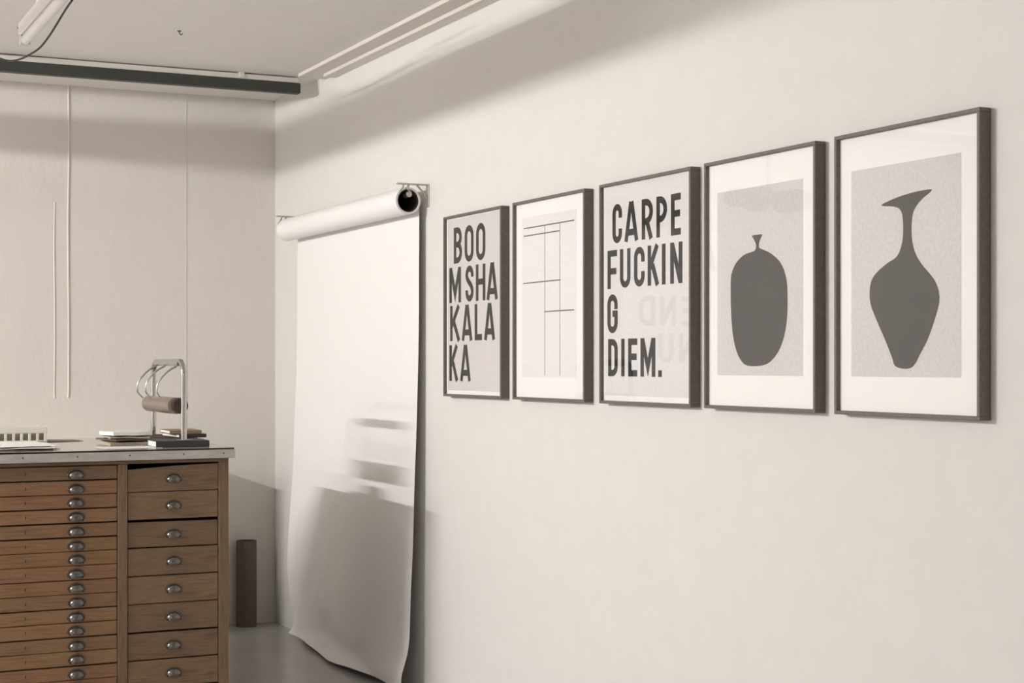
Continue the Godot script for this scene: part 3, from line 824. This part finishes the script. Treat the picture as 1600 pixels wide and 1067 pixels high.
# ------------------------------------------------------------------ scene
func _ready() -> void:
	# camera: a level lens shifted a little to the right and up
	var cam := Camera3D.new()
	cam.name = "camera"
	add_child(cam)
	cam.position = Vector3(-2.5125, 1.315, 0.0)
	cam.rotation_degrees = Vector3(0, -24.3014, 0)
	var near := 0.05
	cam.set_frustum(2.0 * 0.22 * near, Vector2(0.04948, 0.01423) * near, near, 60.0)
	cam.current = true
	var we := WorldEnvironment.new()
	we.name = "environment"
	var env := Environment.new()
	env.background_mode = Environment.BG_COLOR
	env.background_color = Color(0.02, 0.02, 0.022)
	env.tonemap_mode = Environment.TONE_MAPPER_LINEAR
	env.tonemap_exposure = 0.86
	env.sdfgi_enabled = true
	env.ssao_enabled = true
	env.ssil_enabled = true
	we.environment = env
	add_child(we)
	materials()

	# lamps: the lit rows are far to the left; the unlit ones hang between them and the prints
	batten(-5.2, 2.43, -5.75, -4.5, true, 15.5, "lit twin tube fixture, left of the chest and outside the view")
	batten(-7.3, 2.50, -6.2, -4.95, true, 4.5, "lit twin tube fixture by the far left wall")
	batten(-7.0, 2.43, 2.2, 3.45, true, 5.0, "lit twin tube fixture at the far left, behind the viewer")
	batten(-3.5, 2.388, -6.45, -4.45, false, 0.0, "unlit twin tube fixture hanging left of the one in view")
	batten(-1.599, 2.412, -5.48, -3.58, false, 0.0, "unlit white single tube fixture hanging at the upper left", 0.0)

	# room
	struct("floor", slab(Vector3(LEFT_X, -0.15, BACK_Z), Vector3(0, 0, FRONT_Z)), M.floor_grey)
	struct("ceiling", slab(Vector3(LEFT_X, CEIL_Y, BACK_Z), Vector3(0, CEIL_Y + 0.15, FRONT_Z)), M.ceiling_white)
	struct("wall_right", slab(Vector3(0, -0.15, BACK_Z), Vector3(0.2, CEIL_Y + 0.15, FRONT_Z)), M.wall_white)
	struct("wall_back", slab(Vector3(LEFT_X - 0.2, -0.15, BACK_Z - 0.2), Vector3(0.2, CEIL_Y + 0.15, BACK_Z)), M.wall_cream)
	struct("wall_left", slab(Vector3(LEFT_X - 0.2, -0.15, BACK_Z), Vector3(LEFT_X, CEIL_Y + 0.15, FRONT_Z)), M.wall_white)
	struct("wall_front", slab(Vector3(LEFT_X - 0.2, -0.15, FRONT_Z), Vector3(0.2, CEIL_Y + 0.15, FRONT_Z + 0.2)), M.wall_white)
	# stepped cornice along the wall with the prints
	struct("trim_1", slab(Vector3(-0.138, 2.6385, -6.80), Vector3(0, CEIL_Y, FRONT_Z), 0.002), M.trim_white)
	struct("trim_2", slab(Vector3(-0.061, 2.623, -6.67), Vector3(0, 2.6385, FRONT_Z), 0.002), M.trim_white)
	# paint seam on the back wall
	struct("trim_3", slab(Vector3(-0.468, 1.0, BACK_Z), Vector3(-0.462, CEIL_Y, BACK_Z + 0.002), 0.001), M.wall_cream)

	chest()
	on_chest()
	hang_prints()
	paper_roll()

	# low shelf unit along the back wall behind the chest: its shadow falls on the wall by the corner
	var unit := thing("low_shelf_unit", Vector3(-1.55, 0, BACK_Z + 0.175), 0.0, "low white shelf unit standing against the back wall behind the chest", "shelf unit")
	for x in [-0.95, 0.925]:
		obj("side_panel", slab(Vector3(x, 0, -0.17), Vector3(x + 0.02, 0.86, 0.17), 0.001), M.gloss_white, unit)
	for y in [0.06, 0.33, 0.60]:
		obj("shelf", slab(Vector3(-0.93, y, -0.16), Vector3(0.925, y + 0.02, 0.168), 0.001), M.gloss_white, unit)
	obj("back_panel", slab(Vector3(-0.93, 0.08, -0.17), Vector3(0.925, 0.86, -0.161)), M.gloss_white, unit)
	obj("top_board", slab(Vector3(-0.96, 0.86, -0.172), Vector3(0.95, 0.885, 0.175), 0.001), M.gloss_white, unit)

	# dark rail under the ceiling, before the back wall
	var rz := -6.869
	var t := thing("ceiling_rail", Vector3(-4.0, 2.577, rz), 0.0, "dark grey rail hanging just under the ceiling before the back wall", "rail")
	var half := 3.9
	obj("fascia", slab(Vector3(-half, 0.0, -0.045), Vector3(half, 0.049, 0.0), 0.004), M.rail_dark, t)
	obj("top_channel", slab(Vector3(-half, 0.049, -0.045), Vector3(half - 0.012, 0.0725, -0.002), 0.002), M.trim_white, t)
	for x in [-3.0, -1.9, -0.9, 0.45, 1.9, 3.614]:
		obj("clip", slab(Vector3(x - 0.012, 0.054, -0.03), Vector3(x + 0.012, CEIL_Y - 2.577, 0.004), 0.001), M.trim_white, t)

	# black flex hanging from the fixture to the rail
	var st := begin()
	sweep(st, smooth_path([Vector3(-1.479, 2.535, -5.25), Vector3(-1.474, 2.530, -5.417), Vector3(-1.474, 2.511, -5.583), Vector3(-1.468, 2.506, -5.75), Vector3(-1.469, 2.499, -5.917), Vector3(-1.481, 2.501, -6.083), Vector3(-1.489, 2.514, -6.25), Vector3(-1.500, 2.537, -6.417), Vector3(-1.515, 2.576, -6.583), Vector3(-1.566, 2.631, -6.75), Vector3(-1.60, 2.647, -6.86)], 60), 0.0039, 8)
	tag(obj("power_cable", st, M.black_cable), "black cable looping from the fixture towards the dark rail", "cable")

	# painted-over cables down the back wall
	st = begin()
	sweep(st, smooth_path([Vector3(-1.045, CEIL_Y, BACK_Z + 0.001), Vector3(-1.043, 2.3, BACK_Z + 0.001), Vector3(-1.047, 2.0, BACK_Z + 0.001), Vector3(-1.044, 1.5, BACK_Z + 0.001), Vector3(-1.045, 1.165, BACK_Z + 0.001), Vector3(-1.047, 1.15, BACK_Z + 0.001)], 40), 0.005, 10)
	tag(obj("wall_cable", st, M.wall_cream), "painted-over cable running down the back wall from the ceiling", "cable", "cables on the back wall")
	st = begin()
	sweep(st, smooth_path([Vector3(-1.110, 2.09, BACK_Z - 0.001), Vector3(-1.113, 1.9, BACK_Z), Vector3(-1.110, 1.5, BACK_Z), Vector3(-1.112, 1.165, BACK_Z), Vector3(-1.110, 1.15, BACK_Z)], 40), 0.004, 10)
	tag(obj("wall_cable", st, M.wall_cream), "shorter, fainter painted cable left of the long one on the back wall", "cable", "cables on the back wall")

	# hooks in the ceiling
	for q in [[-0.88, -6.12, "small dark hook in the ceiling, right of the fixture"], [-1.477, -6.324, "small dark hook in the ceiling at the end of the fixture"]]:
		st = begin()
		cyl(st, Vector3(0, -0.003, 0), Vector3(0, 0, 0), 0.008, 0.008, 14)
		sweep(st, smooth_path([Vector3(0, -0.002, 0), Vector3(0.002, -0.010, 0), Vector3(0.009, -0.016, 0), Vector3(0.013, -0.009, 0)], 8), 0.002, 6)
		var h := obj("ceiling_hook", st, M.rail_dark)
		h.position = Vector3(q[0], CEIL_Y, q[1])
		tag(h, q[2], "hook", "hooks in the ceiling")

	# cardboard tube standing by the back wall
	t = thing("cardboard_tube", Vector3(-0.172, 0, BACK_Z + 0.062), 0.0, "brown cardboard tube standing on the floor against the back wall", "tube")
	st = begin()
	pipe(st, Vector3.ZERO, Vector3(0, 0.428, 0), 0.051, 0.046, 40)
	obj("tube_wall", st, M.tube_card, t)
	st = begin()
	cyl(st, Vector3(0, 0.40, 0), Vector3(0, 0.424, 0), 0.0455, 0.0455, 32)
	obj("end_cap", st, M.core_card, t)

	# out of view to the left: what the glass over the prints mirrors
	t = thing("wall_poster", Vector3(-2.44, 1.22, BACK_Z), 0.0, "lettered poster on the back wall left of the view, mirrored in the glass", "poster")
	obj("poster_sheet", slab(Vector3(-0.34, 0, 0.0005), Vector3(0.32, 0.86, 0.0015)), M.mat_board, t)
	for q in [["A", -0.30, -0.19, 0.63], ["E", -0.155, -0.062, 0.31], ["N", -0.025, 0.082, 0.31], ["D", 0.115, 0.225, 0.31], ["N", -0.155, -0.045, 0.10], ["U", -0.01, 0.095, 0.10]]:
		var o := shown("letter", letter(q[0], q[2] - q[1], 0.17, 0.03, Vector3.RIGHT, Vector3.BACK), M.ink_black, t)
		o.position = Vector3(q[1], q[3], 0.0019)
	t = thing("pendant_lamp", Vector3(-2.78, 2.13, -7.1), 0.0, "unlit grey cluster pendant hanging by the back wall left of the view", "pendant lamp")
	for q in [[-0.19, 0.10, 0.0, 0.085], [-0.08, 0.08, 0.05, 0.085], [0.02, 0.11, -0.03, 0.08], [0.11, 0.085, 0.04, 0.09], [0.20, 0.10, -0.01, 0.075]]:
		var ball := SphereMesh.new()
		ball.radius = q[3]
		ball.height = q[3] * 1.5
		ball.radial_segments = 24
		ball.rings = 12
		var o := shown("shade", ball, M.lamp_grey, t)
		o.position = Vector3(q[0], q[1], q[2])
	st = begin()
	cyl(st, Vector3(0, 0.16, 0), Vector3(0, CEIL_Y - 2.13, 0), 0.01, 0.01, 10)
	obj("cord", st, M.lamp_grey, t)
